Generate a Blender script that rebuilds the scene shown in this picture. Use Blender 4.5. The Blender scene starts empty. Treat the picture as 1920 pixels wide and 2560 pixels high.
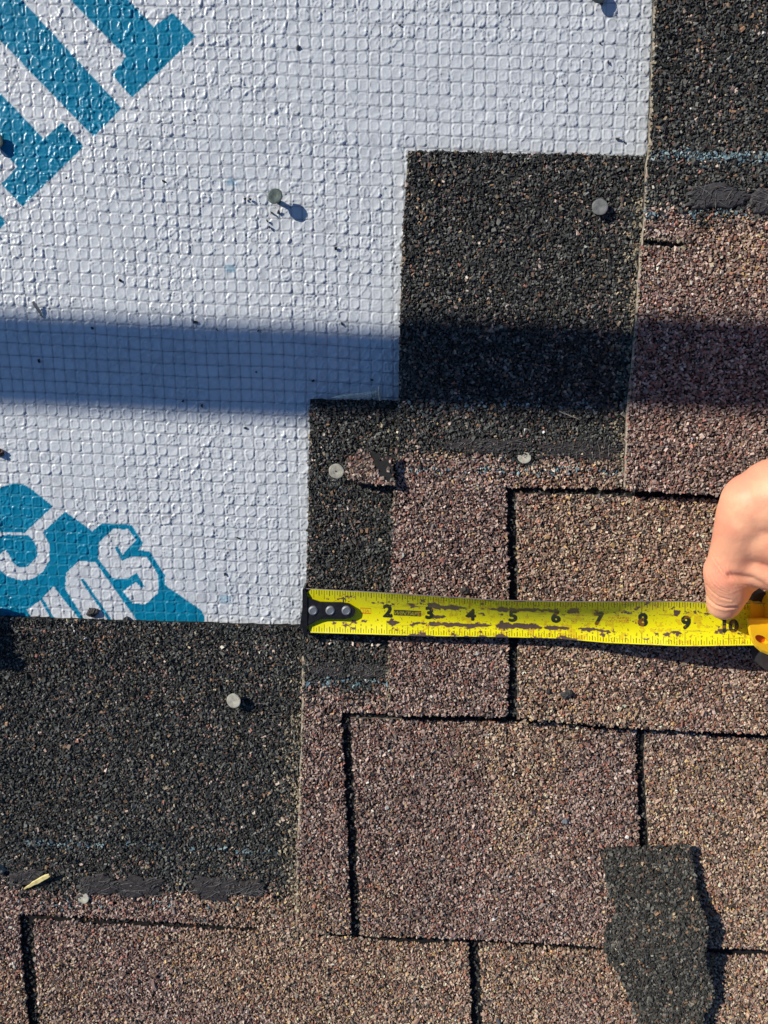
import bpy, math, random
import numpy as np
from mathutils import Vector
from mathutils.geometry import tessellate_polygon
rng = np.random.default_rng(7)
random.seed(7)
S = 2.5e-4            # one modelling unit is a quarter of a millimetre
scn = bpy.context.scene
col = scn.collection
# ------------------------------------------------------------------ camera
TH = math.radians(-10.0)
D = 1970.0
CAM = np.array([0.0, D*math.sin(-TH), D*math.cos(TH)])
cd = bpy.data.cameras.new('camera'); cam = bpy.data.objects.new('camera', cd); col.objects.link(cam)
cam.location = CAM*S; cam.rotation_euler = (TH, 0, 0)
cd.sensor_fit = 'VERTICAL'; cd.angle_y = 2*math.atan(1280.0/D); cd.clip_start = 0.01; cd.clip_end = 200
scn.camera = cam
# ------------------------------------------------------------------ light
SUNV = np.array([1.6, -1.0, -1.0])      # direction the sunlight travels
sun_el = math.atan2(1.0, math.hypot(1.6, 1.0))
sun_az = math.atan2(-1.6, 1.0)
w = bpy.data.worlds.new('World'); scn.world = w; w.use_nodes = True
nt = w.node_tree; nt.nodes.clear()
sky = nt.nodes.new('ShaderNodeTexSky'); sky.sky_type = 'NISHITA'; sky.sun_disc = False
sky.sun_elevation = sun_el; sky.sun_rotation = sun_az
sky.altitude = 600; sky.air_density = 1.0; sky.dust_density = 0.15; sky.ozone_density = 6.0
bg = nt.nodes.new('ShaderNodeBackground'); bg.inputs['Strength'].default_value = 0.08
wo = nt.nodes.new('ShaderNodeOutputWorld')
nt.links.new(sky.outputs[0], bg.inputs[0]); nt.links.new(bg.outputs[0], wo.inputs[0])
sl = bpy.data.lights.new('sun', 'SUN'); sl.energy = 4.6; sl.angle = math.radians(0.7); sl.color = (1.0, 0.94, 0.83)
so = bpy.data.objects.new('sun', sl); col.objects.link(so)
so.rotation_euler = Vector(SUNV).to_track_quat('-Z', 'Y').to_euler(); so.location = (-1.5, 1, 1)
scn.view_settings.view_transform = 'Standard'; scn.view_settings.look = 'None'
scn.view_settings.exposure = 0.0; scn.view_settings.gamma = 1.0
# ------------------------------------------------------------------ geometry of view
cT, sT = math.cos(TH), math.sin(TH)
def W(px, py, z=0.0):
    """world point (units) seen at photo coordinate px,py lying at height z (number or array)"""
    px = np.asarray(px, float); py = np.asarray(py, float)
    dx = px-960.0; dy = -(py-1280.0); dz = -D
    wy = dy*cT-dz*sT; wz = dy*sT+dz*cT
    t = (z-CAM[2])/wz
    return np.stack([dx*t, CAM[1]+wy*t, np.zeros_like(dx*t)+z], -1)
def WF(px, py, zf):
    z = 0.0
    for _ in range(6):
        p = W(px, py, z); z = zf(p[..., 0], p[..., 1])
    return W(px, py, z)
def PRJ(p):
    q = p-CAM; y = q[..., 1]*cT+q[..., 2]*sT; z = -q[..., 1]*sT+q[..., 2]*cT
    return 960+D*q[..., 0]/(-z), 1280-D*y/(-z)
# ------------------------------------------------------------------ noise
def h2(i, j, s=0):
    n = (i.astype(np.int64)*374761393+j.astype(np.int64)*668265263+s*2147483647+1013) & 0xffffffff
    n = ((n ^ (n >> 13))*1274126177) & 0xffffffff
    n = (n ^ (n >> 16)) & 0xffffffff
    return n/4294967295.0
def vn(x, y, s=0):
    i = np.floor(x); j = np.floor(y); fx = x-i; fy = y-j
    fx = fx*fx*(3-2*fx); fy = fy*fy*(3-2*fy)
    a = h2(i, j, s); b = h2(i+1, j, s); c = h2(i, j+1, s); d = h2(i+1, j+1, s)
    return (a*(1-fx)+b*fx)*(1-fy)+(c*(1-fx)+d*fx)*fy
def fbm(x, y, s=0, o=4):
    r = 0; a = .5; t = 0
    for k in range(o):
        r = r+a*vn(x*2**k, y*2**k, s+k*17); t += a; a *= .5
    return r/t
def sstep(a, b, x):
    t = np.clip((x-a)/(b-a), 0, 1); return t*t*(3-2*t)
def pip(x, y, poly):
    poly = np.asarray(poly, float); ins = np.zeros(x.shape, bool)
    x0, y0 = poly[-1]
    for x1, y1 in poly:
        if y1 != y0:
            c = ((y1 > y) != (y0 > y)) & (x < (x0-x1)*(y-y1)/(y0-y1)+x1)
            ins ^= c
        x0, y0 = x1, y1
    return ins
def edge_dist(x, y, poly, closed=True):
    poly = np.asarray(poly, float); d = np.full(x.shape, 1e9)
    n = len(poly)
    for k in range(n if closed else n-1):
        a = poly[k]; b = poly[(k+1) % n]; ab = b-a; L = max(ab@ab, 1e-9)
        t = np.clip(((x-a[0])*ab[0]+(y-a[1])*ab[1])/L, 0, 1)
        d = np.minimum(d, np.hypot(x-a[0]-t*ab[0], y-a[1]-t*ab[1]))
    return d
# ------------------------------------------------------------------ mesh helpers
class MB:
    def __init__(s): s.v = []; s.f = []; s.c = []; s.m = []; s.n = 0; s.sm = []
    def add(s, v, f, c=(.5, .5, .5), m=0, smooth=False):
        v = np.asarray(v, float); s.v.append(v)
        c = np.asarray(c, float)
        s.c.append(np.broadcast_to(c, (len(v), 3)) if c.ndim == 1 else c)
        if isinstance(f, np.ndarray):
            s.f.append((f+s.n).astype(np.int32)); k = len(f)
        else:
            byn = {}
            for q in f: byn.setdefault(len(q), []).append(q)
            k = 0
            for q in byn.values(): s.f.append((np.array(q)+s.n).astype(np.int32)); k += len(q)
        s.m.append(np.full(k, m, np.int32)); s.sm.append(np.full(k, smooth, bool))
        s.n += len(v)
    def build(s, name, mats, parent=None, origin=None, bevel=None):
        v = np.concatenate(s.v)
        o = np.array(origin, float) if origin is not None else np.zeros(3)
        v = (v-o)*S
        me = bpy.data.meshes.new(name)
        me.vertices.add(len(v)); me.vertices.foreach_set('co', v.astype(np.float32).ravel())
        lv = np.concatenate([q.ravel() for q in s.f]).astype(np.int32)
        tot = np.concatenate([np.full(len(q), q.shape[1], np.int32) for q in s.f])
        st = np.concatenate([[0], np.cumsum(tot)[:-1]]).astype(np.int32)
        me.loops.add(len(lv)); me.loops.foreach_set('vertex_index', lv)
        me.polygons.add(len(tot)); me.polygons.foreach_set('loop_start', st); me.polygons.foreach_set('loop_total', tot)
        me.polygons.foreach_set('material_index', np.concatenate(s.m))
        me.polygons.foreach_set('use_smooth', np.concatenate(s.sm))
        ca = me.color_attributes.new('tint', 'FLOAT_COLOR', 'POINT')
        cc = np.ones((len(v), 4), np.float32); cc[:, :3] = np.concatenate(s.c); ca.data.foreach_set('color', cc.ravel())
        me.update(calc_edges=True); me.validate()
        for m in (mats if isinstance(mats, (list, tuple)) else [mats]): me.materials.append(m)
        ob = bpy.data.objects.new(name, me); col.objects.link(ob)
        ob.location = o*S
        if parent is not None:
            ob.parent = parent; ob.location = o*S-parent.location
        if bevel:
            b = ob.modifiers.new('bevel', 'BEVEL'); b.width = bevel*S; b.segments = 3; b.limit_method = 'ANGLE'; b.angle_limit = math.radians(35)
        return ob
def tag(o, label=None, cat=None, group=None, kind=None):
    if label: o['label'] = label
    if cat: o['category'] = cat
    if group: o['group'] = group
    if kind: o['kind'] = kind
    return o
def empty(name, p):
    o = bpy.data.objects.new(name, None); col.objects.link(o); o.location = np.asarray(p, float)*S
    o.empty_display_size = .01; return o
def prism(top, bot, mb, c=(.5, .5, .5), cs=None, m=0):
    """top, bot: Nx3 outlines (counter-clockwise or not), side colour cs"""
    n = len(top); tri = tessellate_polygon([[Vector((p[0], p[1], 0)) for p in top]])
    area = sum(top[i][0]*top[(i+1) % n][1]-top[(i+1) % n][0]*top[i][1] for i in range(n))
    T = []
    for a, b, cc in tri:
        ar = (top[b][0]-top[a][0])*(top[cc][1]-top[a][1])-(top[cc][0]-top[a][0])*(top[b][1]-top[a][1])
        T.append((a, b, cc) if ar > 0 else (a, cc, b))
    mb.add(top, T, c, m); mb.add(bot, [t[::-1] for t in T], c, m)
    sd = []
    for i in range(n):
        j = (i+1) % n
        sd.append((i, i+n, j+n, j) if area > 0 else (j, j+n, i+n, i))
    mb.add(np.concatenate([top, bot]), sd, cs if cs is not None else c, m)
def rough(poly, step=9, amp=1.6, seed=0, closed=True):
    r = np.random.default_rng(seed+99); out = []
    n = len(poly)
    for i in range(n):
        a = np.array(poly[i], float); b = np.array(poly[(i+1) % n], float)
        k = max(1, int(np.hypot(*(b-a))/step)); k = min(k, 160)
        nr = np.array([-(b-a)[1], (b-a)[0]])/max(1e-6, np.hypot(*(b-a)))
        for j in range(k):
            out.append(a+(b-a)*j/k+(nr*r.normal(0, amp) if j else 0))
    return np.array(out)
CUBE = np.array([[x, y, z] for x in (-1, 1) for y in (-1, 1) for z in (-1, 1)], float)
CF = np.array([[0, 1, 3, 2], [4, 6, 7, 5], [0, 4, 5, 1], [2, 3, 7, 6], [0, 2, 6, 4], [1, 5, 7, 3]])
def rocks(p, c, size, mb, flat=1.25, m=1):
    """crushed stone grains: one jittered six-sided block each"""
    n = len(p)
    if n == 0: return
    cor = CUBE[None]*(0.62+0.38*rng.random((n, 8, 1)))*(1+.25*rng.standard_normal((n, 8, 3)))
    sc = np.stack([size*(.95+.45*rng.random(n)), size*(.55+.35*rng.random(n)), size*flat*(.5+.4*rng.random(n))], -1)
    cor = cor*sc[:, None, :]
    yaw = rng.random(n)*2*math.pi; pt = rng.normal(0, .38, n); rl = rng.normal(0, .5, n)
    def rot(v, a, i, j):
        ca, sa = np.cos(a)[:, None], np.sin(a)[:, None]
        x, y = v[..., i].copy(), v[..., j].copy()
        v[..., i] = ca*x-sa*y; v[..., j] = sa*x+ca*y
    rot(cor, rl, 1, 2); rot(cor, pt, 0, 2); rot(cor, yaw, 0, 1)
    v = (cor+p[:, None, :]).reshape(-1, 3)
    f = (CF[None]+(np.arange(n)*8)[:, None, None]).reshape(-1, 4)
    mb.add(v, f, np.repeat(c, 8, axis=0), m)
# ------------------------------------------------------------------ materials
def mat(name, base=(.5, .5, .5), rough_=.6, metal=0., tint=False, bump=None, spec=.5, sub=0., noise=None):
    m = bpy.data.materials.new(name); m.use_nodes = True; n = m.node_tree; p = n.nodes['Principled BSDF']
    p.inputs['Base Color'].default_value = (*base, 1); p.inputs['Roughness'].default_value = rough_
    p.inputs['Metallic'].default_value = metal; p.inputs['Specular IOR Level'].default_value = spec
    src = None
    if tint:
        a = n.nodes.new('ShaderNodeAttribute'); a.attribute_name = 'tint'; src = a.outputs['Color']
    tc = n.nodes.new('ShaderNodeTexCoord')
    if noise:
        sc, amt = noise
        t = n.nodes.new('ShaderNodeTexNoise'); t.inputs['Scale'].default_value = sc; t.inputs['Detail'].default_value = 5
        n.links.new(tc.outputs['Object'], t.inputs['Vector'])
        mr = n.nodes.new('ShaderNodeMapRange'); mr.inputs[1].default_value = .3; mr.inputs[2].default_value = .7
        mr.inputs[3].default_value = 1-amt; mr.inputs[4].default_value = 1+amt
        n.links.new(t.outputs['Fac'], mr.inputs[0])
        mx = n.nodes.new('ShaderNodeMix'); mx.data_type = 'RGBA'; mx.blend_type = 'MULTIPLY'; mx.inputs[0].default_value = 1
        if src: n.links.new(src, mx.inputs[6])
        else: mx.inputs[6].default_value = (*base, 1)
        n.links.new(mr.outputs[0], mx.inputs[7]); src = mx.outputs[2]
    if src: n.links.new(src, p.inputs['Base Color'])
    if bump:
        sc, st, dist = bump
        t = n.nodes.new('ShaderNodeTexNoise'); t.inputs['Scale'].default_value = sc; t.inputs['Detail'].default_value = 6
        n.links.new(tc.outputs['Object'], t.inputs['Vector'])
        b = n.nodes.new('ShaderNodeBump'); b.inputs['Strength'].default_value = st; b.inputs['Distance'].default_value = dist
        n.links.new(t.outputs['Fac'], b.inputs['Height']); n.links.new(b.outputs[0], p.inputs['Normal'])
    if sub:
        p.inputs['Subsurface Weight'].default_value = sub; p.inputs['Subsurface Radius'].default_value = (1, .35, .2)
        p.inputs['Subsurface Scale'].default_value = .004
    return m
M_asph = mat('asphalt', tint=True, rough_=.8, spec=.25, bump=(1500, .5, .0004), noise=(500, .25))
M_gran = mat('mineral_granules', tint=True, rough_=.8, spec=.22)
M_tar = mat('sealant_tar', tint=True, rough_=.62, spec=.35, bump=(1800, .7, .0005), noise=(700, .35))
M_zinc = mat('galvanised_steel', (.25, .25, .235), .55, .35, bump=(900, .35, .0003), noise=(350, .35))
M_dzinc = mat('dark_galvanised_steel', (.07, .095, .09), .5, .35, bump=(900, .35, .0003), noise=(350, .35))
M_lay = mat('bright_zinc', (.62, .62, .56), .5, .15, bump=(900, .4, .0003), noise=(350, .35))
M_chalk = mat('weathered_zinc', (.46, .44, .36), .8, .1, bump=(1200, .4, .0003), noise=(400, .3))
M_film = mat('woven_film', tint=True, rough_=.33, spec=.45, bump=(900, .2, .0003))
M_wood = mat('split_wood', (.75, .62, .27), .7, bump=(1200, .4, .0003), noise=(300, .25))
M_straw = mat('dry_straw', (.5, .42, .3), .8, noise=(500, .3))
M_deck = mat('deck_boards', (.22, .16, .1), .85, noise=(12, .3), bump=(60, .5, .002))
M_blade = mat('blade_paint', tint=True, rough_=.42, spec=.5, bump=(500, .12, .0002))
M_black = mat('black_steel', (.018, .018, .02), .38, .3, bump=(900, .3, .0002), noise=(300, .4))
M_rivet = mat('rivet_steel', (.27, .28, .30), .5, .5, bump=(700, .4, .0003))
M_yel = mat('yellow_plastic', (.86, .52, .012), .42, bump=(400, .1, .0004), noise=(60, .06), sub=.08)
M_yel_shade = mat('shaded_yellow_plastic', (.55, .10, .008), .45)  # deep orange puts the shade inside the yellow lip's hole into the colour
M_rub = mat('black_rubber', (.035, .033, .036), .55, bump=(700, .3, .0003), noise=(200, .3))
# ------------------------------------------------------------------ setting
mb = MB(); g = 60000
mb.add([(-g, -g, -60), (g, -g, -60), (g, g, -60), (-g, g, -60)], [(0, 1, 2, 3)])
roof = mb.build('roof', M_deck); tag(roof, kind='structure')
# ------------------------------------------------------------------ shingle courses
K = 27.0/610.0
YR = {0: 1540.0, 1: 930.0, 2: 320.0, 3: -290.0}
def zf(n):
    def f(X, Y): return 15.0+K*(YR[n]-Y)+1.5*(vn(X/260+n*7, Y/260, 5)-.5)
    return f
A1 = [(1642, -330), (1637, 0), (1623, 370), (1617, 405), (1611, 550), (1607, 598), (1650, 601), (1716, 610), (1712, 616), (1680, 619), (1650, 617), (1604, 613),
      (1600, 645), (1588, 831), (1568, 1033), (1562, 1224), (1660, 1231), (1920, 1243), (2260, 1258), (2300, -330)]
B1 = [(1021, 376), (1013, 500), (1005, 640), (996, 1010), (989, 1180), (981, 1280), (977, 1480), (972, 1604), (969, 1789), (1150, 1790), (1269, 1794), (1273, 1560), (1270, 1400), (1266, 1219),
      (1600, 1222), (2260, 1240), (2260, 405)]
B2 = [(1291, 1234), (1420, 1236), (1600, 1242), (2260, 1262), (2260, 1852), (1920, 1836), (1590, 1821), (1294, 1797), (1297, 1560), (1294, 1400)]
C1 = [(775, 998), (1100, 1005), (2260, 1030), (2260, 1795), (960, 1783), (853, 1780), (860, 1920), (869, 2120), (878, 2337), (804, 2334), (741, 2320), (744, 2122), (752, 1920), (755, 1783), (759, 1563), (765, 1471), (771, 1280)]
C2 = [(876, 1797), (1590, 1808), (1589, 1920), (1600, 2114), (1611, 2371), (1510, 2367), (1168, 2347), (960, 2341), (902, 2338), (893, 2120), (884, 1920)]
C3 = [(1615, 1812), (1612, 1920), (1623, 2114), (1634, 2370), (1816, 2369), (1920, 2374), (2260, 2390), (2260, 1825)]
D1 = [(-330, 1532), (0, 1543), (400, 1556), (758, 1566), (2260, 1600), (2260, 2295), (1171, 2290), (1170, 2347), (1178, 2560), (1188, 2780), (112, 2780), (101, 2560), (90, 2420), (84, 2297),
      (350, 2314), (640, 2326), (650, 2318), (350, 2300), (48, 2284), (56, 2400), (71, 2560), (82, 2780), (-330, 2780)]
D3 = [(1200, 2300), (2260, 2305), (2260, 2780), (1216, 2780), (1207, 2560), (1199, 2348)]
OUT = {0: [p for k, p in enumerate(A1) if not 6 <= k <= 10],
       1: B1[:11]+[(1590, 1821), (1920, 1836), (2260, 1852), (2260, 405)],
       2: [(775, 998), (1100, 1005), (2260, 1030), (2260, 2390), (1920, 2374), (1510, 2367), (1168, 2347), (960, 2341), (804, 2334), (741, 2320), (744, 2122), (752, 1920), (755, 1783), (759, 1563), (765, 1471), (771, 1280)],
       3: [(-330, 1532), (0, 1543), (400, 1556), (758, 1566), (2260, 1600), (2260, 2780), (-330, 2780)]}
PIECES = {0: [A1], 1: [B1, B2], 2: [C1, C2, C3], 3: [D1, D3]}
def WP(poly, n, dz=0.0):
    p = np.asarray(poly, float); q = WF(p[:, 0], p[:, 1], zf(n)); q[:, 2] += dz; return q
WOUT = {n: WP(OUT[n], n) for n in OUT}
DARK = np.array([[.050, .050, .046], [.075, .075, .068], [.034, .035, .033], [.12, .12, .108], [.19, .188, .168], [.30, .185, .11], [.44, .36, .24], [.13, .088, .07], [.06, .07, .068]])
DP = np.array([.21, .23, .17, .18, .10, .024, .010, .05, .04])
MAUV = np.array([[.34, .235, .185], [.48, .36, .295], [.17, .11, .092], [.23, .20, .18], [.62, .50, .42], [.36, .175, .13], [.48, .33, .18], [.07, .055, .05], [.32, .215, .20]])
MP = np.array([.22, .20, .14, .08, .10, .09, .015, .08, .05])
OCHR = np.array([[.41, .275, .20], [.54, .40, .295], [.19, .13, .092], [.22, .195, .16], [.62, .50, .35], [.39, .19, .12], [.60, .41, .19], [.08, .062, .05], [.38, .27, .21]])
OP = np.array([.21, .20, .13, .06, .12, .08, .045, .07, .045])
BLUE = np.array([[.19, .27, .29], [.12, .19, .23], [.30, .38, .38]])
TAN = np.array([[.36, .30, .21], [.26, .21, .15], [.44, .37, .27]])
def pick(tab, pr, n):
    c = tab[rng.choice(len(tab), n, p=pr/pr.sum() if pr is not None else None)]
    return np.clip(c*np.exp(rng.normal(0, .22, (n, 1))), .01, .78)
ZONE = {0: (545, .0), 1: (1150, .0), 2: (1728, .0), 3: (2232, .02)}
TARS = [(0, 1712, 462, 1866, 524, 9, 1), (0, 1872, 474, 1965, 534, 9, 2), (1, 1100, 1094, 1330, 1132, 4, 3), (1, 1350, 1100, 1560, 1146, 4, 4), (2, 766, 1657, 870, 1695, 2, 5), (2, 880, 1657, 966, 1695, 2, 6),
        (3, 197, 2186, 300, 2238, 7, 7), (3, 286, 2188, 408, 2240, 7, 8), (3, 476, 2188, 606, 2246, 7, 9), (3, 600, 2196, 662, 2236, 12, 10), (3, 28, 2172, 120, 2212, 7, 11)]
def granule_colour(n, P):
    x, y = PRJ(P); N = len(x)
    yb = ZONE[n][0]+ZONE[n][1]*(x-700)
    wob = (fbm(x/60, y/60, 31)-.5)*70
    f = sstep(-38, 30, y-yb+wob)
    oc = .9*sstep(.44, .66, fbm(x/330+n*3.7, y/330, 77, 3)-.16*(n == 0)+.18*(y > 2330)+.17*((n == 1) & (x > 1290))+.06*((n == 2) & (x > 1612))+.07*((n == 2) & (x > 1215+.01*y))-.05*((n == 2) & (x < 1215)))
    c = pick(DARK, DP, N)
    # the top edge of course B and warm grains sprinkled unevenly
    warm = (rng.random(N) < .16*sstep(.45, .75, fbm(x/45, y/45, 12)))
    c[warm] = pick(MAUV, MP, N)[warm]
    br = np.where((rng.random(N) < oc)[:, None], pick(OCHR, OP, N), pick(MAUV, MP, N))
    tone = 1+.26*(fbm(x/120, y/120, 55)-.5)-.07*((n == 2) & (x < 1215) & (y > 1790))
    c = np.where((rng.random(N) < f)[:, None], br*np.array([.97, .94, .945]), c)*tone[:, None]
    # light blue release lines printed on the shingle
    def line(yc, hw, prob, x0=-400, x1=2400, sl=0.):
        nonlocal c
        q = np.abs(y-(yc+sl*(x-x0 if x0 > -400 else x))+2.5*(fbm(x/25, y/25, 3)-.5)*4)
        pr = prob*np.exp(-(q/hw)**2)*sstep(.25, .6, fbm(x/40, y/40+9, 8))
        k = (rng.random(N) < pr) & (x > x0) & (x < x1)
        c[k] = pick(BLUE, None, N)[k]
    if n == 0: line(383, 13, .9, 1617, 2400, .045); line(528, 16, .45)
    if n == 1: line(1014, 12, .22); line(1173, 9, .45, 1000, 1560, .01)
    if n == 2: line(1706, 9, 1.2, 740, 975)
    if n == 3: line(2104, 7, .6, 30, 700, .036); line(2262, 14, .15, 100, 600)
    # pale dust gathered along the left edge of the course above
    if n in (1, 3):
        ed = {1: [(1623, 370), (1611, 550), (1588, 831), (1568, 1033), (1562, 1224)], 3: [(759, 1563), (752, 1920), (744, 2122), (741, 2330)]}[n]
        d = edge_dist(x, y, ed, closed=False)
        pr = .75*np.exp(-(d/30)**1.3)*sstep(.3, .65, fbm(x/50, y/50, 41)+.15*(y > (560 if n == 1 else 1850)))*(y > (480 if n == 1 else 1700))
        k = rng.random(N) < pr; c[k] = pick(TAN, None, N)[k]
    return np.clip(c, .012, .75)
def lattice(x0, x1, y0, y1, sp):
    nx = int((x1-x0)/sp)+1; ny = int((y1-y0)/(sp*.87))+1
    gx, gy = np.meshgrid(np.arange(nx), np.arange(ny))
    X = x0+(gx+.5*(gy % 2))*sp; Y = y0+gy*sp*.87
    return (X+rng.uniform(-.36, .36, X.shape)*sp).ravel(), (Y+rng.uniform(-.36, .36, X.shape)*sp).ravel()
SP = 5.45
def tar_poly(x0, y0, x1, y1, seed):
    r = np.random.default_rng(seed); cx, cy = (x0+x1)/2, (y0+y1)/2; a = np.linspace(0, 2*math.pi, 64, endpoint=False)
    rr = 1+.10*np.sin(3*a+seed)+.09*np.sin(5*a+seed*2.1)+.07*np.sin(9*a+seed*3)+r.normal(0, .035, 64)
    ex = np.sign(np.cos(a))*np.abs(np.cos(a))**.75; ey = np.sign(np.sin(a))*np.abs(np.sin(a))**.75
    return [(cx+(x1-x0)/2*p*q, cy+(y1-y0)/2*s_*q) for p, s_, q in zip(ex, ey, rr)]
TARP = [(t[0], t[5], tar_poly(*t[1:5], t[6]), t[6]) for t in TARS]
SHLAB = {0: 'topmost asphalt shingle at the right edge, charcoal over mauve with a pale blue line',
         1: 'asphalt shingle whose dark upper corner holds the grey half-driven nail',
         2: 'asphalt shingle measured by the yellow tape, its left edge under the tape hook',
         3: 'lowest asphalt shingle, dark along the bottom of the white sheet, tan below'}
for n in (3, 2, 1, 0):
    z = zf(n); pos = WOUT[n].mean(0)
    root = empty('roof_shingle', (pos[0], pos[1], 0)); tag(root, SHLAB[n], 'shingle', 'asphalt shingles laid in stepped courses')
    above = [WOUT[m][:, :2] for m in range(n)]
    # backing layer: lies under the top layer, seen as black floor of the slots
    mb = MB(); r = rough(OUT[n], 14, 1.0, n)
    o = WP(r, n, -10.5); o2 = o.copy(); o2[:, 2] -= 3.2
    prism(o, o2, mb, (.012, .012, .013), (.05, .045, .04))
    X, Y = lattice(WOUT[n][:, 0].min(), WOUT[n][:, 0].max(), WOUT[n][:, 1].min(), WOUT[n][:, 1].max(), 6)
    wp = [WP(p, n)[:, :2] for p in PIECES[n]]
    k = pip(X, Y, WOUT[n][:, :2])
    for p in wp: k &= ~pip(X, Y, p)
    for p in above: k &= ~pip(X, Y, p)
    k &= rng.random(len(X)) < .22
    X, Y = X[k], Y[k]; P = np.stack([X, Y, z(X, Y)-9.5], -1)
    rocks(P, pick(DARK, DP, len(P))*.8, 3.6*np.ones(len(P)), mb)
    mb.build('backing_layer', [M_asph, M_gran], root, (pos[0], pos[1], 0))
    # top layer with its granules
    mb = MB()
    for q, pc in enumerate(PIECES[n]):
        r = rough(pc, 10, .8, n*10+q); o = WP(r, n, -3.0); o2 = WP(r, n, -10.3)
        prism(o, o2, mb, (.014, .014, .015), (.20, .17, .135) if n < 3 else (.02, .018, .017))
        wpc = o[:, :2]
        X, Y = lattice(wpc[:, 0].min(), wpc[:, 0].max(), wpc[:, 1].min(), wpc[:, 1].max(), SP)
        k = pip(X, Y, wpc)
        for p in above:
            k &= ~(pip(X, Y, p) & (edge_dist(X, Y, p) > 7))
        if above:      # granules left out so bare black widens the shade under the next course's edge
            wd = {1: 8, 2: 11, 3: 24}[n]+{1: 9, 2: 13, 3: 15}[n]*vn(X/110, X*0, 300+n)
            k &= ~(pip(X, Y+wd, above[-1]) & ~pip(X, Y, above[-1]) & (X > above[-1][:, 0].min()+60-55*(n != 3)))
        X, Y = X[k], Y[k]; P = np.stack([X, Y, z(X, Y)], -1); px, py = PRJ(P)
        k = (px > -300) & (px < 2230) & (py > -300) & (py < 2760)
        for (tn, th, tp, sd) in TARP:
            if tn == n: k &= ~(pip(px, py, tp) & (rng.random(len(px)) < .93))
        # a few bald spots where granules have come off
        bald = fbm(px/16, py/16, 91+n, 2) > .87
        k &= ~(bald & (rng.random(len(px)) < .8))
        X, Y, P, px, py = X[k], Y[k], P[k], px[k], py[k]
        P[:, 2] += rng.uniform(-1.6, 2.2, len(P))
        c = granule_colour(n, P)
        dk = py < ZONE[n][0]
        d = edge_dist(X, Y, wpc)
        lf = (d < 6) & (h2(np.floor(X), np.floor(Y), 5) < .55) & (vn(py/70, px*0, 6) > .35)
        # only along the cut left edge
        lft = np.zeros(len(X), bool); le = {0: A1[:14], 1: B1[:9], 2: C1[8:]+[C1[0]], 3: []}[n]
        if le and q == 0:
            ll = WP(le, n)[:, :2]; lft = (edge_dist(X, Y, ll, closed=False) < 5.5)
        lf &= lft; c[lf] = pick(TAN, None, len(c))[lf]*.9
        if q == 0 and n in (0, 2):     # dusty cut edge along the left side
            el = {0: [(1642, -330), (1637, 0), (1623, 370), (1617, 405), (1611, 550), (1600, 645), (1588, 831), (1568, 1033), (1562, 1222)],
                  2: [(757, 1640), (755, 1783), (752, 1920), (744, 2122), (741, 2316)]}[n]
            ly = np.arange(el[0][1], el[-1][1], 9.); lx = np.interp(ly, [t[1] for t in el], [t[0] for t in el])+rng.normal(0, .7, len(ly))
            e0 = WP(np.stack([lx, ly], -1), n, 1.2); wv = .8+3.8*vn(ly/34, ly*0, 9+n); e1 = e0.copy(); e1[:, 0] += wv; e0[:, 0] -= 1.4; e0[:, 2] -= 2.5
            m9 = len(ly); mb.add(np.concatenate([e0, e1]), [(i, m9+i, m9+i+1, i+1)[::-1] for i in range(m9-1)], (.36, .31, .235), 0)
        sz = 2.85*np.exp(rng.normal(0, .22, len(P)))*np.where(dk, 1.04, 1.0)
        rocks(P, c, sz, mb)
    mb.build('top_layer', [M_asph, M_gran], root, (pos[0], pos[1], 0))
    for (tn, th, tp, sd) in TARP:
        if tn != n: continue
        w_ = WP(tp, n); c0 = w_.mean(0); mb = MB(); rings = []
        for fr, hz in ((1.0, -1.5), (.97, .45*th), (.88, .8*th), (.6, 1.0*th), (.3, .97*th)):
            q = c0+(w_-c0)*fr; q[:, 2] = z(q[:, 0], q[:, 1])+hz+ (2.2*(vn(q[:, 0]/7, q[:, 1]/7, sd)-.5) if hz > 0 else 0); rings.append(q)
        cc = c0.copy(); cc[2] = z(cc[0], cc[1])+th
        V = np.concatenate(rings+[cc[None]]); N = len(w_); F = []
        area = sum(w_[i][0]*w_[(i+1) % N][1]-w_[(i+1) % N][0]*w_[i][1] for i in range(N))
        for k_ in range(4):
            for i in range(N):
                j = (i+1) % N; qd = (k_*N+i, k_*N+j, (k_+1)*N+j, (k_+1)*N+i); F.append(qd if area > 0 else qd[::-1])
        for i in range(N):
            t3 = (4*N+i, 4*N+(i+1) % N, 5*N); F.append(t3 if area > 0 else t3[::-1])
        mb.add(V, F, ((.062, .058, .06) if n == 0 else (.05, .043, .043)), 0)
        rr = np.random.default_rng(sd)
        sx = (w_[:, 0].max()-w_[:, 0].min()); sy = (w_[:, 1].max()-w_[:, 1].min())
        for _ in range(34):          # glass fibres pulled out of the mat
            a = rr.uniform(-.6, .6)+(.0 if rr.random() < .7 else 1.2); L = rr.uniform(8, 34)
            p = c0+np.array([rr.uniform(-.42, .42)*sx, rr.uniform(-.36, .36)*sy, 0]); dz_ = np.array([math.cos(a), math.sin(a), 0]); nn = np.array([-dz_[1], dz_[0], 0])*.33
            zz = z(p[0], p[1])+th+1.6; a_ = p-dz_*L/2; b_ = p+dz_*L/2; a_[2] = zz; b_[2] = zz+rr.uniform(-.5, 1.5); mid = (a_+b_)/2+nn*rr.normal(0, 5)
            bx = [a_-nn, a_+nn, mid-nn, mid+nn, b_-nn, b_+nn]
            bx += [q-np.array([0, 0, .7]) for q in bx]
            g_ = rr.uniform(.05, .3)
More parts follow.
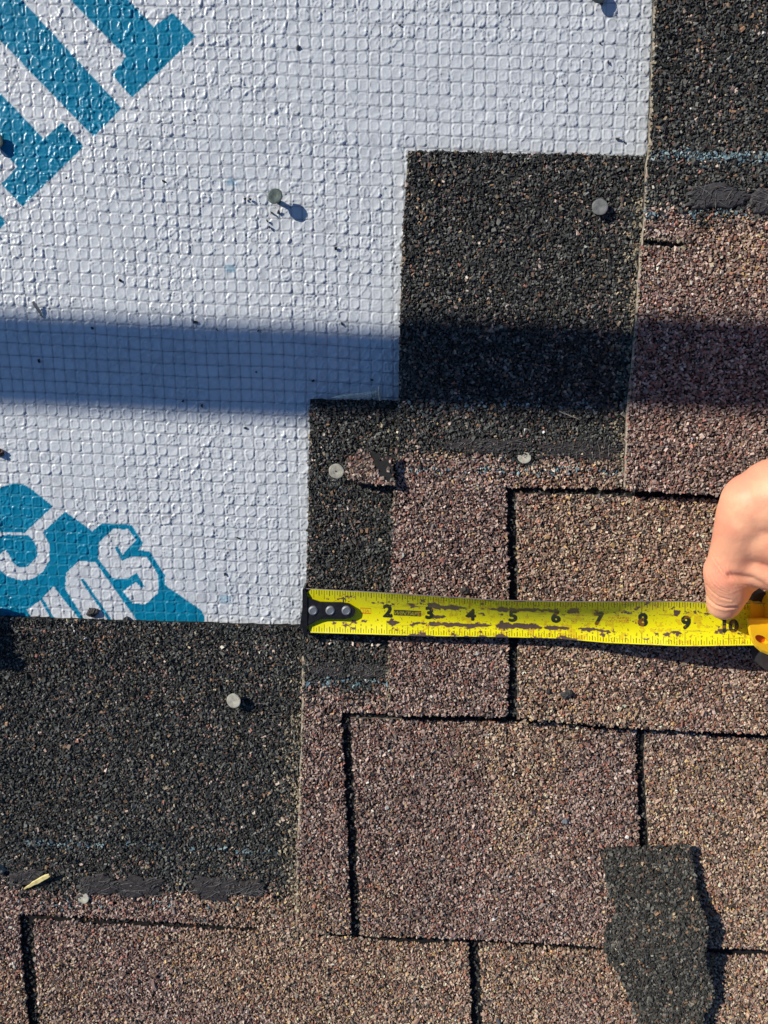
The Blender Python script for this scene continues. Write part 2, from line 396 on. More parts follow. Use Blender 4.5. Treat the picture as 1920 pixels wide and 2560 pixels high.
            mb.add(np.array(bx), [(0, 2, 3, 1), (2, 4, 5, 3), (6, 7, 9, 8), (8, 9, 11, 10), (0, 6, 8, 2), (2, 8, 10, 4), (1, 3, 9, 7), (3, 5, 11, 9)], (g_, g_*.95, g_*.9), 0)
        # sparse granules stuck to it
        X, Y = lattice(w_[:, 0].min(), w_[:, 0].max(), w_[:, 1].min(), w_[:, 1].max(), 7)
        k = pip(X, Y, w_[:, :2]) & (rng.random(len(X)) < (.12 if th > 5 else .75)); X, Y = X[k], Y[k]
        P = np.stack([X, Y, z(X, Y)+th*.85], -1); rocks(P, pick(DARK, DP, len(P))*.8, 2.6*np.ones(len(P)), mb)
        mb.build('sealant_strip', [M_tar, M_gran], root, (pos[0], pos[1], 0))
# ------------------------------------------------------------------ printed woven underlayment sheet
HS = 2.3
X = np.arange(-1360, 700, HS); Y = np.arange(-345, 1720, HS); nx, ny = len(X), len(Y)
GX, GY = np.meshgrid(X, Y)
m_ = .046*(1-sstep(500, 1500, GY)*.75)
v_ = (GY+m_*GX+4*(fbm(GX/240, GY/240, 71)-.5)*3)/28.6
u_ = (GX+.006*GY+5*(fbm(GX/300+5, GY/300, 72)-.5)*2)/26.6
u_ = u_+.05*(fbm(GX/22, GY/22, 73, 2)-.5)*2; v_ = v_+.05*(fbm(GX/22+9, GY/22, 74, 2)-.5)*2
iu, iv = np.floor(u_), np.floor(v_); cu, cv = u_-iu-.5, v_-iv-.5
def rc(s): return h2(iu, iv, s)
wx = (cu*2-(rc(1)-.5)*.16); wy = (cv*2-(rc(2)-.5)*.16)
pw = 2.4+2.6*rc(3)
r_ = (np.abs(wx)**pw+np.abs(wy)**pw)**(1/pw)+.09*(fbm(GX/9, GY/9, 75, 2)-.5)*2
puck = .35+.65*sstep(.35, .6, fbm(GX/170, GY/170, 79, 2))
pl = sstep(.99, .74, r_)
Z = pl*(.75+.6*rc(4))
rr_ = .60+.13*rc(5)
Z += np.exp(-((r_-rr_-.10)/.08)**2)*(.7+.6*rc(6))*(.55+.45*puck)*1.1
Z -= .55*np.exp(-(r_/.42)**2)*rc(12)*puck
Z += pl*((rc(7)-.5)*cu*2.2+(rc(8)-.5)*cv*2.2)*puck
ang = rc(9)*6.28; dd = cu*np.cos(ang)+cv*np.sin(ang)-.1
Z += pl*np.exp(-(dd/.06)**2)*(rc(10) > .62)*.7*puck
dl_h = np.abs(v_-np.round(v_)); dl_v = np.abs(u_-np.round(u_))
Z += .85*np.exp(-(dl_h/.045)**2)+.7*np.exp(-(dl_v/.04)**2)
wr = 1-np.abs(fbm(GX/34, GY/26, 76, 3)*2-1)
Z += 1.2*sstep(.93, 1.0, wr)*puck+.9*sstep(.95, 1.0, 1-np.abs(fbm(GX/60, GY/45, 176, 3)*2-1))
Z += .45*(fbm(GX/8, GY/8, 77, 2)-.5)*pl
Z *= 1.36
Z += 7*(fbm(GX/330, GY/240, 78, 3)-.5)+1.6*np.exp(-((GY+.03*GX-880)/26)**2)
P = np.stack([GX, GY, Z], -1).reshape(-1, 3)
px, py = PRJ(P)
film = np.array([.70, .73, .76]); thr = np.array([.20, .22, .26])
c = np.repeat(film[None], len(P), 0)
c = c*(1+.10*(fbm(px/7, py/7, 81, 2)-.5)+.05*(rc(11).ravel()-.5))[:, None]
tl = np.clip(np.exp(-(dl_h.ravel()/.040)**2)*.75+np.exp(-(dl_v.ravel()/.036)**2)*.6+np.exp(-((dl_h**2+dl_v**2).ravel()/.07**2))*.5, 0, 1)[:, None]
def Z1(pts, ox=0, oy=0, sc=1.728): return [(ox+a/sc, oy+b/sc) for a, b in pts]
PR = [Z1([(305, 0), (545, 245), (483, 322), (570, 422), (845, 157), (745, 55), (665, 115), (555, 0), (250, -310), (0, -310)]),
      Z1([(0, 175), (405, 592), (525, 467), (95, 0), (-190, -310), (-800, -630), (-800, -640)]),
      Z1([(0, 400), (190, 600), (270, 527), (362, 632), (97, 892), (5, 795), (75, 722), (0, 640), (-400, 240), (-400, 0)]),
      Z1([(0, 925), (25, 960), (0, 990), (-300, 1290), (-600, 900), (-300, 620)])]
L = lambda pts: Z1(pts, 0, 1180, 3.072)
BL = [L([(-700, 300), (0, 120), (60, 100), (110, 88), (180, 95), (240, 130), (405, 262), (190, 468), (0, 462), (-700, 462)]),
      L([(-700, 492), (0, 490), (70, 480), (215, 485), (252, 520), (286, 580), (285, 650), (210, 728), (150, 735), (100, 700), (60, 620), (40, 600), (-10, 640), (-700, 900)]),
      L([(500, 305), (580, 360), (710, 455), (780, 395), (1010, 405), (1100, 545), (1060, 602), (1150, 610), (1265, 790), (1268, 868), (1550, 1065), (1570, 1110), (1565, 1240), (-700, 1240), (-700, 720), (0, 752), (60, 800), (160, 832), (250, 822), (330, 765), (380, 680), (380, 560), (330, 462)])]
WH = [L([(870, 437), (985, 440), (1045, 525), (965, 605), (945, 640), (905, 570), (880, 580), (935, 682), (1020, 648), (1125, 650), (1215, 790), (1215, 930), (1120, 1015), (1020, 1010), (942, 915), (1045, 845), (1085, 890), (1110, 878), (1050, 775), (975, 822), (868, 815), (755, 670), (760, 540)]),
      L([(600, 685), (730, 690), (1030, 1110), (1110, 1240), (935, 1240), (860, 1138), (640, 818), (616, 828), (830, 1138), (900, 1240), (720, 1240), (640, 1120), (500, 895), (508, 778)]),
      L([(412, 880), (325, 965), (405, 1100), (480, 1240), (690, 1240), (600, 1120)]),
      L([(312, 985), (205, 1058), (240, 1110), (310, 1240), (460, 1240), (372, 1095)])]
jx = px+1.6*(fbm(px/6, py/6, 5, 2)-.5); jy = py+1.6*(fbm(px/6+30, py/6, 6, 2)-.5)
bl = np.zeros(len(P), bool)
for p in PR+BL: bl |= pip(jx, jy, p)
for p in WH: bl &= ~pip(jx, jy, p)
ink = np.array([.0, .215, .375])
c[bl] = ink*(1+.25*(fbm(px[bl]/18, py[bl]/18, 83, 2)-.5))[:, None]
for (sx, sy) in ((580, 456), (575, 672), (563, 1498)):
    k = (np.abs(px-sx) < 13) & (np.abs(py-sy) < 9.5) & (fbm(px/5, py/5, 84, 2) > .3)
    c[k] = c[k]*.45+np.array([.10, .34, .50])*.55
c = np.where(bl[:, None], c*(1-.45*tl)+np.array([.12, .44, .56])*.45*tl, c*(1-tl)+thr*tl)
# dirt film and scuffs
dirt = sstep(.62, .85, fbm(px/30, py/30, 85, 4)); c = c*(1-.16*dirt[:, None])
cover = np.zeros(len(P), bool)
for n in (1, 2, 3):
    q = WOUT[n][:, :2]; cover |= pip(P[:, 0], P[:, 1], q) & (edge_dist(P[:, 0], P[:, 1], q) > 12)
cover |= pip(P[:, 0], P[:, 1], WOUT[0][:, :2]) & (edge_dist(P[:, 0], P[:, 1], WOUT[0][:, :2]) > 12)
idx = np.arange(nx*ny).reshape(ny, nx)
F = np.stack([idx[:-1, :-1], idx[:-1, 1:], idx[1:, 1:], idx[1:, :-1]], -1).reshape(-1, 4)
F = F[~cover[F].all(1)]
used = np.zeros(len(P), bool); used[F.ravel()] = True; remap = np.cumsum(used)-1
mb = MB(); mb.add(P[used], remap[F], c[used], 0, True)
sheet = mb.build('underlayment_sheet', M_film)
tag(sheet, 'white woven roofing underlayment printed with large blue lettering, beside the stepped shingles', 'underlayment')
del P, c, F, GX, GY, Z, px, py, jx, jy
# ------------------------------------------------------------------ small solids
def tube(path, rad, mb, seg=12, c=(.5, .5, .5), m=0, smooth=True, cap=True):
    path = np.asarray(path, float); rad = np.broadcast_to(np.asarray(rad, float), (len(path),)); V = []
    for i, p in enumerate(path):
        t = path[min(i+1, len(path)-1)]-path[max(i-1, 0)]; t = t/np.linalg.norm(t)
        a = np.array([0, 0, 1.]) if abs(t[2]) < .9 else np.array([1., 0, 0])
        u = np.cross(t, a); u /= np.linalg.norm(u); v = np.cross(t, u)
        an = np.linspace(0, 2*math.pi, seg, endpoint=False)
        V.append(p+rad[i]*(np.cos(an)[:, None]*u+np.sin(an)[:, None]*v))
    n = len(path); F = []
    for i in range(n-1):
        for j in range(seg):
            k = (j+1) % seg; F.append((i*seg+j, (i+1)*seg+j, (i+1)*seg+k, i*seg+k))
    if cap: F.append(tuple(range(seg))); F.append(tuple(range((n-1)*seg, n*seg))[::-1])
    mb.add(np.concatenate(V), F, c, m, smooth)
def disc(cen, nrm, prof, mb, seg=40, c=(.5, .5, .5), wob=.02, seed=0):
    """lathe of (radius, height) profile about nrm"""
    r = np.random.default_rng(seed); nrm = np.array(nrm, float); nrm /= np.linalg.norm(nrm)
    a = np.array([1., 0, 0]) if abs(nrm[0]) < .9 else np.array([0, 1., 0]); u = np.cross(nrm, a); u /= np.linalg.norm(u); v = np.cross(nrm, u)
    an = np.linspace(0, 2*math.pi, seg, endpoint=False); w_ = 1+wob*np.sin(2*an+r.uniform(0, 6))+wob*.7*np.sin(5*an+r.uniform(0, 6))
    V = []
    for (q, h) in prof: V.append(np.asarray(cen)+h*nrm+(q*w_)[:, None]*(np.cos(an)[:, None]*u+np.sin(an)[:, None]*v))
    F = []
    for i in range(len(prof)-1):
        for j in range(seg):
            k = (j+1) % seg; F.append((i*seg+j, i*seg+k, (i+1)*seg+k, (i+1)*seg+j))
    F.append(tuple(range(seg))[::-1]); F.append(tuple(range((len(prof)-1)*seg, len(prof)*seg)))
    mb.add(np.concatenate(V), F, c, 0, False)
HEAD = [(15, -2.4), (18, -2.0), (18.6, -.6), (17.8, .9), (15, 1.3), (9, 1.0), (4, .5)]
def nail(px, py, zbase, h, tilt, label, m, seed=0, r=1.0):
    p = W(px, py, zbase+h); t = np.array([tilt[0], tilt[1], 1.0]); t /= np.linalg.norm(t)
    foot = p-t*((h+14)/t[2])
    root = empty('roofing_nail', (foot[0], foot[1], zbase)); tag(root, label, 'nail', 'galvanised roofing nails')
    mb = MB(); disc(p, t, [(a*r, b) for a, b in HEAD], mb, seed=seed, wob=.018); o = mb.build('head', m, root, p)
    mb = MB(); tube([foot, p-t*2], [5.6, 5.6], mb); mb.build('shank', m, root, p)
z1, z2, z3, z0 = zf(1), zf(2), zf(3), zf(0)
def zat(px, py, f):
    q = WF(px, py, f); return float(q[2])
nail(687, 490, 2, 30, (-.10, .18), 'dark galvanised nail standing proud of the white sheet, with a long blue shadow', M_dzinc, 1, .96)
nail(1500, 517, zat(1500, 517, z1), 17, (-.05, .12), 'grey galvanised nail half driven into the dark corner of the upper shingle', M_zinc, 2)
nail(584, 1752, zat(584, 1752, z3), 21, (-.1, .1), 'tan weathered nail standing in the dark shingle at lower left', M_chalk, 3)
nail(841, 1178, zat(841, 1178, z2), 5, (0, 0), 'pale flush nail head beside the brown scrap, right of the white sheet', M_chalk, 4)
nail(1311, 1143, zat(1311, 1143, z1), 3, (.0, .4), 'pale nail head sunk in the tar strip above the hand-side tabs', M_chalk, 5, .86)
nail(208, 2244, zat(208, 2244, z3), 4, (-.2, .1), 'cream nail head partly under a tar strip at the bottom left', M_chalk, 6, .9)
nail(1497, -14, 2, 18, (.1, .1), 'nail at the very top edge of the white sheet, mostly out of view', M_dzinc, 7)
nail(-13, 352, 2, 14, (.1, .0), 'dark nail at the left edge of the blue lettering', M_dzinc, 8)
# the loose nail lying against the corner of the third course
root = empty('roofing_nail', W(900, 990, 0)); tag(root, 'loose nail lying on its side on the shingle corner in the band of shade', 'nail', 'galvanised roofing nails')
hp = W(949, 984, 30); tp = W(829, 994, 20); ax = (hp-tp)/np.linalg.norm(hp-tp)
mb = MB(); disc(hp, ax, [(a*.98, b) for a, b in HEAD], mb, seed=11); mb.build('head', M_lay, root, hp)
mb = MB(); tube([tp, tp+ax*20, tp+ax*34, hp], [.6, 4.2, 6, 6], mb); 
for k in range(5): tube([hp-ax*(8+6*k), hp-ax*(10+6*k)], [7.1, 7.1], mb)
mb.build('shank', M_lay, root, hp)
# ------------------------------------------------------------------ loose scraps
def scrap(name, poly, zfun, thick, colourf, label, cat, m=M_asph, seed=0, group=None, bare=None, sp=SP):
    r = rough(poly, 5, 2.6, seed); q = np.array([zfun(a, b) for a, b in r])
    top = W(r[:, 0], r[:, 1], q); bot = top.copy(); bot[:, 2] -= thick
    ce = top.mean(0); mb = MB(); prism(top, bot, mb, (.016, .016, .017), (.04, .036, .032))
    X, Y = lattice(top[:, 0].min(), top[:, 0].max(), top[:, 1].min(), top[:, 1].max(), sp)
    k = pip(X, Y, top[:, :2]); X, Y = X[k], Y[k]
    Zc = np.full(len(X), ce[2])
    for _ in range(5):
        a, b = PRJ(np.stack([X, Y, Zc], -1)); Zc = np.array([zfun(i, j) for i, j in zip(a, b)])
    a, b = PRJ(np.stack([X, Y, Zc], -1))
    if bare is not None:
        k = ~(pip(a, b, bare) & (rng.random(len(a)) < .9)); X, Y, Zc, a, b = X[k], Y[k], Zc[k], a[k], b[k]
    P = np.stack([X, Y, Zc+rng.uniform(-.4, 1.6, len(X))], -1)
    rocks(P, colourf(len(P)), 3.4*np.exp(rng.normal(0, .2, len(P))), mb)
    o = mb.build(name, [m, M_gran], None, (ce[0], ce[1], 0)); tag(o, label, cat, group); return o
def zlow(x, y):   # surface under the strip at lower right
    n = 2 if y < 2366 else 3
    return zat(x, y, zf(n))
def zstrip(x, y):
    base = zat(x, y, z2)-18*sstep(2330, 2470, y)
    s = min(1, max(0, (x-1500)/250))
    return base+9+26*s*(.75+.25*math.sin(y/70.0))+6*math.sin(y/45.0)*s
strip = [(1498, 2122), (1602, 2117), (1727, 2114), (1730, 2150), (1733, 2180), (1742, 2225), (1751, 2267), (1764, 2300), (1770, 2330), (1761, 2366), (1766, 2400), (1771, 2429), (1785, 2487), (1770, 2520), (1755, 2560), (1742, 2650), (1604, 2650), (1597, 2560), (1562, 2464), (1530, 2410), (1512, 2380), (1515, 2325), (1545, 2279), (1521, 2232), (1515, 2186), (1501, 2140)]
scrap('shingle_strip', strip, zstrip, 5, lambda n: pick(DARK, DP, n)*np.array([1.05, 1, .95]), 'torn charcoal strip of shingle lying across the tabs at lower right', 'shingle scrap', seed=3)
sc2 = [(864, 1168), (868, 1148), (880, 1134), (905, 1126), (935, 1130), (950, 1138), (986, 1137), (984, 1160), (987, 1212), (955, 1213), (925, 1208), (890, 1206), (872, 1200), (866, 1188)]
def zsc(x, y): return zat(x, y, z2)+7+.27*max(0, x-832)
scrap('shingle_scrap', sc2, zsc, 5, lambda n: pick(MAUV*.72, MP, n), 'small brown shingle scrap wedged between a flush nail and a shingle edge', 'shingle scrap', seed=5, bare=[(922, 1120), (990, 1120), (990, 1196), (968, 1204), (936, 1168)])
shadow_scrap = [(-190, 1500), (-120, 1490), (-70, 1500), (-72, 1540), (-60, 1600), (-25, 1640), (-40, 1655), (-100, 1640), (-150, 1650), (-200, 1600)]  # unseen piece added off the left edge to cast the shadow there
def zsl(x, y): return 30+34*sstep(-180, -60, x)
scrap('shingle_scrap', shadow_scrap, zsl, 6, lambda n: pick(DARK, DP, n), 'unseen curled dark scrap added outside the left edge, throwing a shadow onto the lowest shingle', 'shingle scrap', seed=6)
def lump(px, py, z, r, cc, name, label, cat, group=None, squash=.7, seed=0, m=M_tar):
    rr = np.random.default_rng(seed); p = W(px, py, z+r*squash*.6); n1, n2 = 12, 20; V = []; F = []
    for i in range(n1+1):
        th = math.pi*i/n1
        for j in range(n2):
            ph = 2*math.pi*j/n2; d = np.array([math.sin(th)*math.cos(ph), math.sin(th)*math.sin(ph), math.cos(th)])
            q = 1+.75*(float(fbm(np.array(d[0]*1.7+seed), np.array(d[1]*1.7+d[2]*1.3), seed, 3))-.5)*2
            V.append(p+d*np.array([1, .85, squash])*r*q)
    for i in range(n1):
        for j in range(n2): k = (j+1) % n2; F.append((i*n2+j, (i+1)*n2+j, (i+1)*n2+k, i*n2+k))
    mb = MB(); mb.add(V, F, cc, 0, False); o = mb.build(name, m, None, p); tag(o, label, cat, group); return o
lump(232, 1531, 2, 13, (.05, .045, .045), 'dirt_clod', 'dark crumb of tar lying on the blue lettering at the bottom of the white sheet', 'crumb', seed=2)
lump(316, 1550, 4, 9, (.04, .04, .04), 'dirt_clod', 'small black crumb on the lower edge of the white sheet', 'crumb', seed=3)
lump(1420, 1735, zat(1420, 1735, z1)-2, 13, (.05, .05, .05), 'tar_crumb', 'larger black tar crumb on the tan tab below the tape', 'crumb', seed=4)
lump(1372, 1728, zat(1372, 1728, z1)-2, 8, (.03, .028, .03), 'tar_crumb', 'smaller black tar crumb left of the larger one below the tape', 'crumb', seed=5)
lump(1162, 1477, zat(1162, 1477, z1)-1, 11, (.06, .05, .045), 'tar_crumb', 'dark crumb just above the tape between its figures three and four', 'crumb', seed=8)
lump(1415, 2053, zat(1415, 2053, z2)-1, 9, (.16, .18, .2), 'stone_chip', 'blue grey stone chip on the wide middle tab', 'stone chip', seed=6, m=M_gran)
lump(-2, 2172, zat(0, 2172, z3), 14, (.22, .23, .21), 'pebble', 'grey pebble at the left edge beside the wood splinter', 'pebble', seed=7, m=M_gran)
lump(-4, 1130, 1, 13, (.10, .06, .05), 'tar_crumb', 'brown crumb poking through the white sheet at the left edge', 'crumb', seed=9)
def sliver(p0, p1, w0, th, name, label, cat, m):
    p0 = np.array(p0, float); p1 = np.array(p1, float); t = (p1-p0)/np.linalg.norm(p1-p0); nn = np.array([-t[1], t[0], 0]); nn /= np.linalg.norm(nn)
    V = []; F = []; N = 9; r = np.random.default_rng(int(abs(p0[0])) % 97)
    for i in range(N):
        s = i/(N-1); ww = w0*(.18+.82*min(1, s*2.2))*(1-.35*max(0, s-.9)/.1); c_ = p0+(p1-p0)*s+nn*r.normal(0, .5)
        V += [c_-nn*ww/2, c_+nn*ww/2, c_+nn*ww/2*.7+np.array([0, 0, th]), c_-nn*ww/2*.8+np.array([0, 0, th])]
    for i in range(N-1):
        for j in range(4): k = (j+1) % 4; F.append((i*4+j, (i+1)*4+j, (i+1)*4+k, i*4+k))
    F += [(0, 1, 2, 3), (4*N-1, 4*N-2, 4*N-3, 4*N-4)]
    mb = MB(); mb.add(V, F, (.5, .5, .5)); o = mb.build(name, m, None, p0); tag(o, label, cat); return o
zz = zat(90, 2200, z3)
sliver(W(60, 2221, zz+5), W(124, 2187, zz+17), 13, 3, 'wood_splinter', 'pale yellow wood splinter on the dark shingle at the bottom left', 'splinter', M_wood)
sliver(W(108, 795, 3), W(83, 754, 13), 8, 2.5, 'wood_splinter', 'small grey splinter on the white sheet at the upper edge of the shadow band', 'splinter', M_zinc)
zz = zat(1425, 1040, z1)
sliver(W(1452, 1050, zz+4), W(1398, 1028, zz+6), 3, 1.5, 'straw', 'thin pale straw at the lower edge of the shadow on the dark shingle', 'straw', M_straw)
zz = zat(1240, 2550, z3)
sliver(W(1262, 2585, zz+3), W(1240, 2545, zz+9), 8, 3, 'twig', 'short grey twig at the bottom edge of the picture', 'twig', M_zinc)
# single granules that have come loose and lie on the sheet
rr = np.random.default_rng(5); spots = [(1503, 10), (1500, 108), (1520, 156), (1553, 190), (1545, 348), (1560, 355), (870, 990), (458, 1002), (505, 1015), (930, 950), (98, 903), (782, 952), (490, 806), (543, 825), (645, 827), (855, 809), (595, 1345), (562, 1435), (612, 1070), (1000, 62), (745, 117), (410, 453), (165, 445), (485, 300), (840, 620), (300, 700), (640, 930), (230, 820), (613, 497), (626, 499), (681, 533), (696, 531), (668, 552), (674, 568)]
def glabel(a, b):
    if 600 < a < 700 and 480 < b < 580: return 'tiny black granule on the white sheet beside the dark standing nail', 'granules beside the dark standing nail'
    if a > 1400 and b < 250: return 'tiny black granule on the white sheet near its upper right corner', 'granules near the upper right corner of the sheet'
    if a > 1400: return 'tiny black granule on the white sheet just above the dark corner shingle', 'granules just above the dark corner shingle'
    if 790 < b < 1030: return 'tiny black granule on the white sheet inside the band of shade', 'granules inside the band of shade'
    if b >= 1030: return 'tiny black granule on the white sheet below the band of shade', 'granules below the band of shade'
    return 'tiny black granule on the sunlit sheet between the blue bars and the dark shingles', 'granules on the sunlit upper sheet'
g0 = None
for i, (a, b) in enumerate(spots):
    p = W(a, b, 4.0)
    if i % 6 == 0:
        mb = MB(); rocks(p[None], np.array([[.03, .03, .035]])*rr.uniform(.8, 1.6), np.array([2.6]), mb, m=0)
        g0 = mb.build('loose_granule', M_gran, None, p)
        o = g0
    else:
        o = g0.copy(); col.objects.link(o); o.location = p*S
    s = rr.uniform(.7, 1.5); o.scale = (s, s, s); o.rotation_euler = (0, 0, rr.uniform(0, 6.28))
    gl = glabel(a, b); tag(o, gl[0], 'granule', gl[1])
# ------------------------------------------------------------------ tape measure
U = [0, 1, 2, 3, 4, 5, 6, 7, 8, 9, 10, 10.6, 11.4]
UX = [759, 863.6, 967.5, 1071, 1175, 1280, 1388, 1495, 1605, 1713, 1822, 1887, 1970]
TX = [759, 933, 1072, 1240, 1381, 1501, 1700, 1761, 1970]; TYP = [1472, 1481, 1490, 1501, 1504, 1505, 1504, 1507, 1512]
BX = [759, 933, 1072, 1240, 1399, 1516, 1700, 1750, 1875, 1970]; BYP = [1581, 1586, 1590, 1592, 1596, 1607, 1615, 1615, 1613, 1613]
def bladez(u): return np.interp(u, [0, .5, 2, 4, 6, 8, 10, 11.4], [66, 70, 94, 104, 118, 142, 176, 188])
def blade(u, v):
    """u inches from the hook, v 0 (upper edge) .. 1 (lower edge)"""
    x = np.interp(u, U, UX); yt = np.interp(x, TX, TYP); yb = np.interp(x, BX, BYP); zc = bladez(u)
    q = 2*v-1; sag = np.interp(u, [0, .6, 2, 4, 7, 8.4, 11], [8, 15, 25, 34, 35, 16, 9])
    tl_ = np.interp(u, [0, 1, 3, 5, 6.6, 7.6, 8.6, 11], [1, 6, 15, 27, 31, 19, 1, 0])
    zz_ = zc+sag*q*q-sag*.4-tl_*q
    return W(x, yt+(yb-yt)*v, zz_)
PPI = 132; UM = 11.35; NU = int(UM*PPI); NV = 132
uu = np.arange(NU)/PPI; vv = np.linspace(0, 1, NV); cu_, cv_ = np.meshgrid(uu, vv)
can = np.zeros((NV, NU, 3)); can[:] = (.88, .80, .003)
can *= (1+.10*(fbm(cu_*2, cv_*4, 301, 4)-.5))[..., None]
BLK = np.array([.022, .028, .012]); RED = np.array([.66, .05, .01])
def put(mask, colr, a=1.0): can[mask] = can[mask]*(1-a)+np.array(colr)*a
def rect(u0, u1, v0, v1, colr, a=1.0): can[max(0, int(v0*NV)):max(0, int(v1*NV)), max(0, round(u0*PPI)):max(0, round(u1*PPI))] = can[max(0, int(v0*NV)):max(0, int(v1*NV)), max(0, round(u0*PPI)):max(0, round(u1*PPI))]*(1-a)+np.array(colr)*a
def text(s, uc, vc, hgt, colr, bold=.02, sx=1.0, shear=0., a=1.):
    cu = bpy.data.curves.new('t', 'FONT'); cu.body = s; cu.size = 1; cu.align_x = 'CENTER'; cu.shear = shear
    ob = bpy.data.objects.new('t', cu); col.objects.link(ob); dg = bpy.context.evaluated_depsgraph_get(); me = ob.evaluated_get(dg).to_mesh()
    me.calc_loop_triangles(); V = np.array([v.co[:] for v in me.vertices]); T = [tuple(t.vertices) for t in me.loop_triangles]
    y0, y1 = V[:, 1].min(), V[:, 1].max(); k = hgt/(y1-y0)
    xm = (V[:, 0].min()+V[:, 0].max())/2
    X_ = (uc+(V[:, 0]-xm)*k*sx)*PPI; Y_ = (vc-(V[:, 1]-(y0+y1)/2)*k)*NV
    mk = np.zeros((NV, NU), bool)
    for t in T:
        x = X_[list(t)]; y = Y_[list(t)]; a0, a1 = int(max(0, x.min())), int(min(NU-1, x.max()+1)); b0, b1 = int(max(0, y.min())), int(min(NV-1, y.max()+1))
        if a1 <= a0 or b1 <= b0: continue
        gx, gy = np.meshgrid(np.arange(a0, a1+1), np.arange(b0, b1+1))
        d = (y[1]-y[2])*(x[0]-x[2])+(x[2]-x[1])*(y[0]-y[2])
        if abs(d) < 1e-9: continue
        l1 = ((y[1]-y[2])*(gx-x[2])+(x[2]-x[1])*(gy-y[2]))/d; l2 = ((y[2]-y[0])*(gx-x[2])+(x[0]-x[2])*(gy-y[2]))/d
        mk[b0:b1+1, a0:a1+1] |= (l1 >= -.02) & (l2 >= -.02) & (l1+l2 <= 1.02)
    rad = int(round(bold*hgt*PPI*1.55))
    if rad > 0:
        m0 = mk.copy()
        for a_ in range(-rad, rad+1):
            for b_ in range(-rad, rad+1):
                if a_*a_+b_*b_ <= rad*rad+1: mk |= np.roll(np.roll(m0, a_, 0), b_, 1)
    ob.evaluated_get(dg).to_mesh_clear(); bpy.data.objects.remove(ob); bpy.data.curves.remove(cu)
    put(mk, colr, a)
for k in range(1, int(UM*16)):
    u = k/16; l = .115 if k % 2 else (.15 if k % 4 else (.20 if k % 8 else .22))
    if k % 16 == 0: l = .27
    rect(u-.009, u+.009, 0.02, l, BLK, .85)
    l = .115 if k % 2 else (.15 if k % 4 else .20)
    rect(u-.009, u+.009, 1-l, .975, BLK, .85)
for k in range(4, int(UM*4)): text('8', k/4+.125, .775, .05, BLK, .03, 1.05)
for k in range(1, 12): rect(k-.008, k+.008, .0, .27, BLK, .7); rect(k-.008, k+.008, .72, .98, BLK, .8)
text('1', .95, .21, .12, BLK, .04); text('1', .95, .775, .06, BLK, .04)
for k in range(2, 11):
    text(str(k), k+(.02 if k < 10 else .04), {9: .465, 10: .53}.get(k, .42), .27, BLK, .05, 1.12)
rect(1.36, 1.62, .385, .40, RED); rect(1.36, 1.62, .505, .52, RED); rect(1.36, 1.37, .385, .52, RED); rect(1.61, 1.62, .385, .52, RED)
text('25ft', 1.49, .452, .082, RED, .0, .95)
rect(2.17, 2.83, .39, .53, BLK, .95); text('WINTAPE', 2.5, .46, .09, (.62, .52, .05), .0, 1.15, .3, .8)
text("P.R. APP'D", 7.47, .385, .062, RED, .01, 1.25, 0, .85); text('NO.339TC', 7.45, .465, .062, RED, .01, 1.3, 0, .85)
# worn and rusted paint
wn = .8*fbm(cu_*4.2, cv_*8, 401, 6)+.2*fbm(cu_*22, cv_*24, 409, 3)
dens = np.interp(cu_, [0, .9, 1.3, 2.2, 3, 4, 5.5, 6.5, 7.2, 8.6, 9.2, 11], [0, .0, .42, .75, 1.0, 1.1, 1.05, .85, .62, .42, .45, .5])
band = np.exp(-((cv_-.245)/.075)**2)+np.exp(-((cv_-.70)/.065)**2)*1.0+.42*np.exp(-((cv_-.47)/.13)**2)*((cu_ > 3.1) & (cu_ < 5.0))
edge = np.exp(-((1-cv_)/.05)**2)*.85+np.exp(-(cv_/.03)**2)*.5
sc_ = wn+.30*(band*dens-.42)+.12*edge*dens*1.3
worn = sc_ > .588
halo = (sc_ > .55) & ~worn & (fbm(cu_*26, cv_*26, 402, 2) > .52)
met = np.array([.115, .075, .06])*(1+.5*(fbm(cu_*14, cv_*14, 403, 3)-.5))[..., None]
can[halo] = can[halo]*.35+np.array([.62, .28, .02])*.65
can[worn] = met[worn]
keep = can.copy()
for k in range(2, 11): text(str(k), k+(.02 if k < 10 else .04), {9: .465, 10: .53}.get(k, .42), .27, BLK, .05, 1.12)
hw_ = (sc_ > .64) & (cu_ < 4.7); can[hw_] = keep[hw_]
rm = (fbm(cu_*9, cv_*9, 404, 3) > .64) & (cu_ > 2.5); can[rm & ~worn] = can[rm & ~worn]*.6+np.array([.55, .22, .02])*.4
scr = (fbm(cu_*1.6, cv_*42, 406, 3) > .74) & (fbm(cu_*2, cv_*3, 407, 2) > .42) & (cu_ > 1.2); can[scr] = can[scr]*.55+np.array([.30, .17, .03])*.45
sp_ = (fbm(cu_*34, cv_*34, 405, 2) > .80) & (cu_ > 1.8); can[sp_] = (.10, .07, .05)
P = blade(cu_, cv_)
msk = np.ones(P.shape[:2], bool)
cut = (cu_ < .16) & ((cv_ < .02+.16*(1-cu_/.16)*.6) | (cv_ > .98-.16*(1-cu_/.16)*.9))
idx = np.arange(NU*NV).reshape(NV, NU)
F = np.stack([idx[:-1, :-1], idx[1:, :-1], idx[1:, 1:], idx[:-1, 1:]], -1).reshape(-1, 4); F = F[~cut.ravel()[F].any(1)]
tm = empty('tape_measure', W(1500, 1560, 60)); tag(tm, 'yellow steel tape measure stretched across the shingles, held at ten inches by a hand', 'tape measure')
mb = MB(); mb.add(P.reshape(-1, 3), F, can.reshape(-1, 3), 0, True)
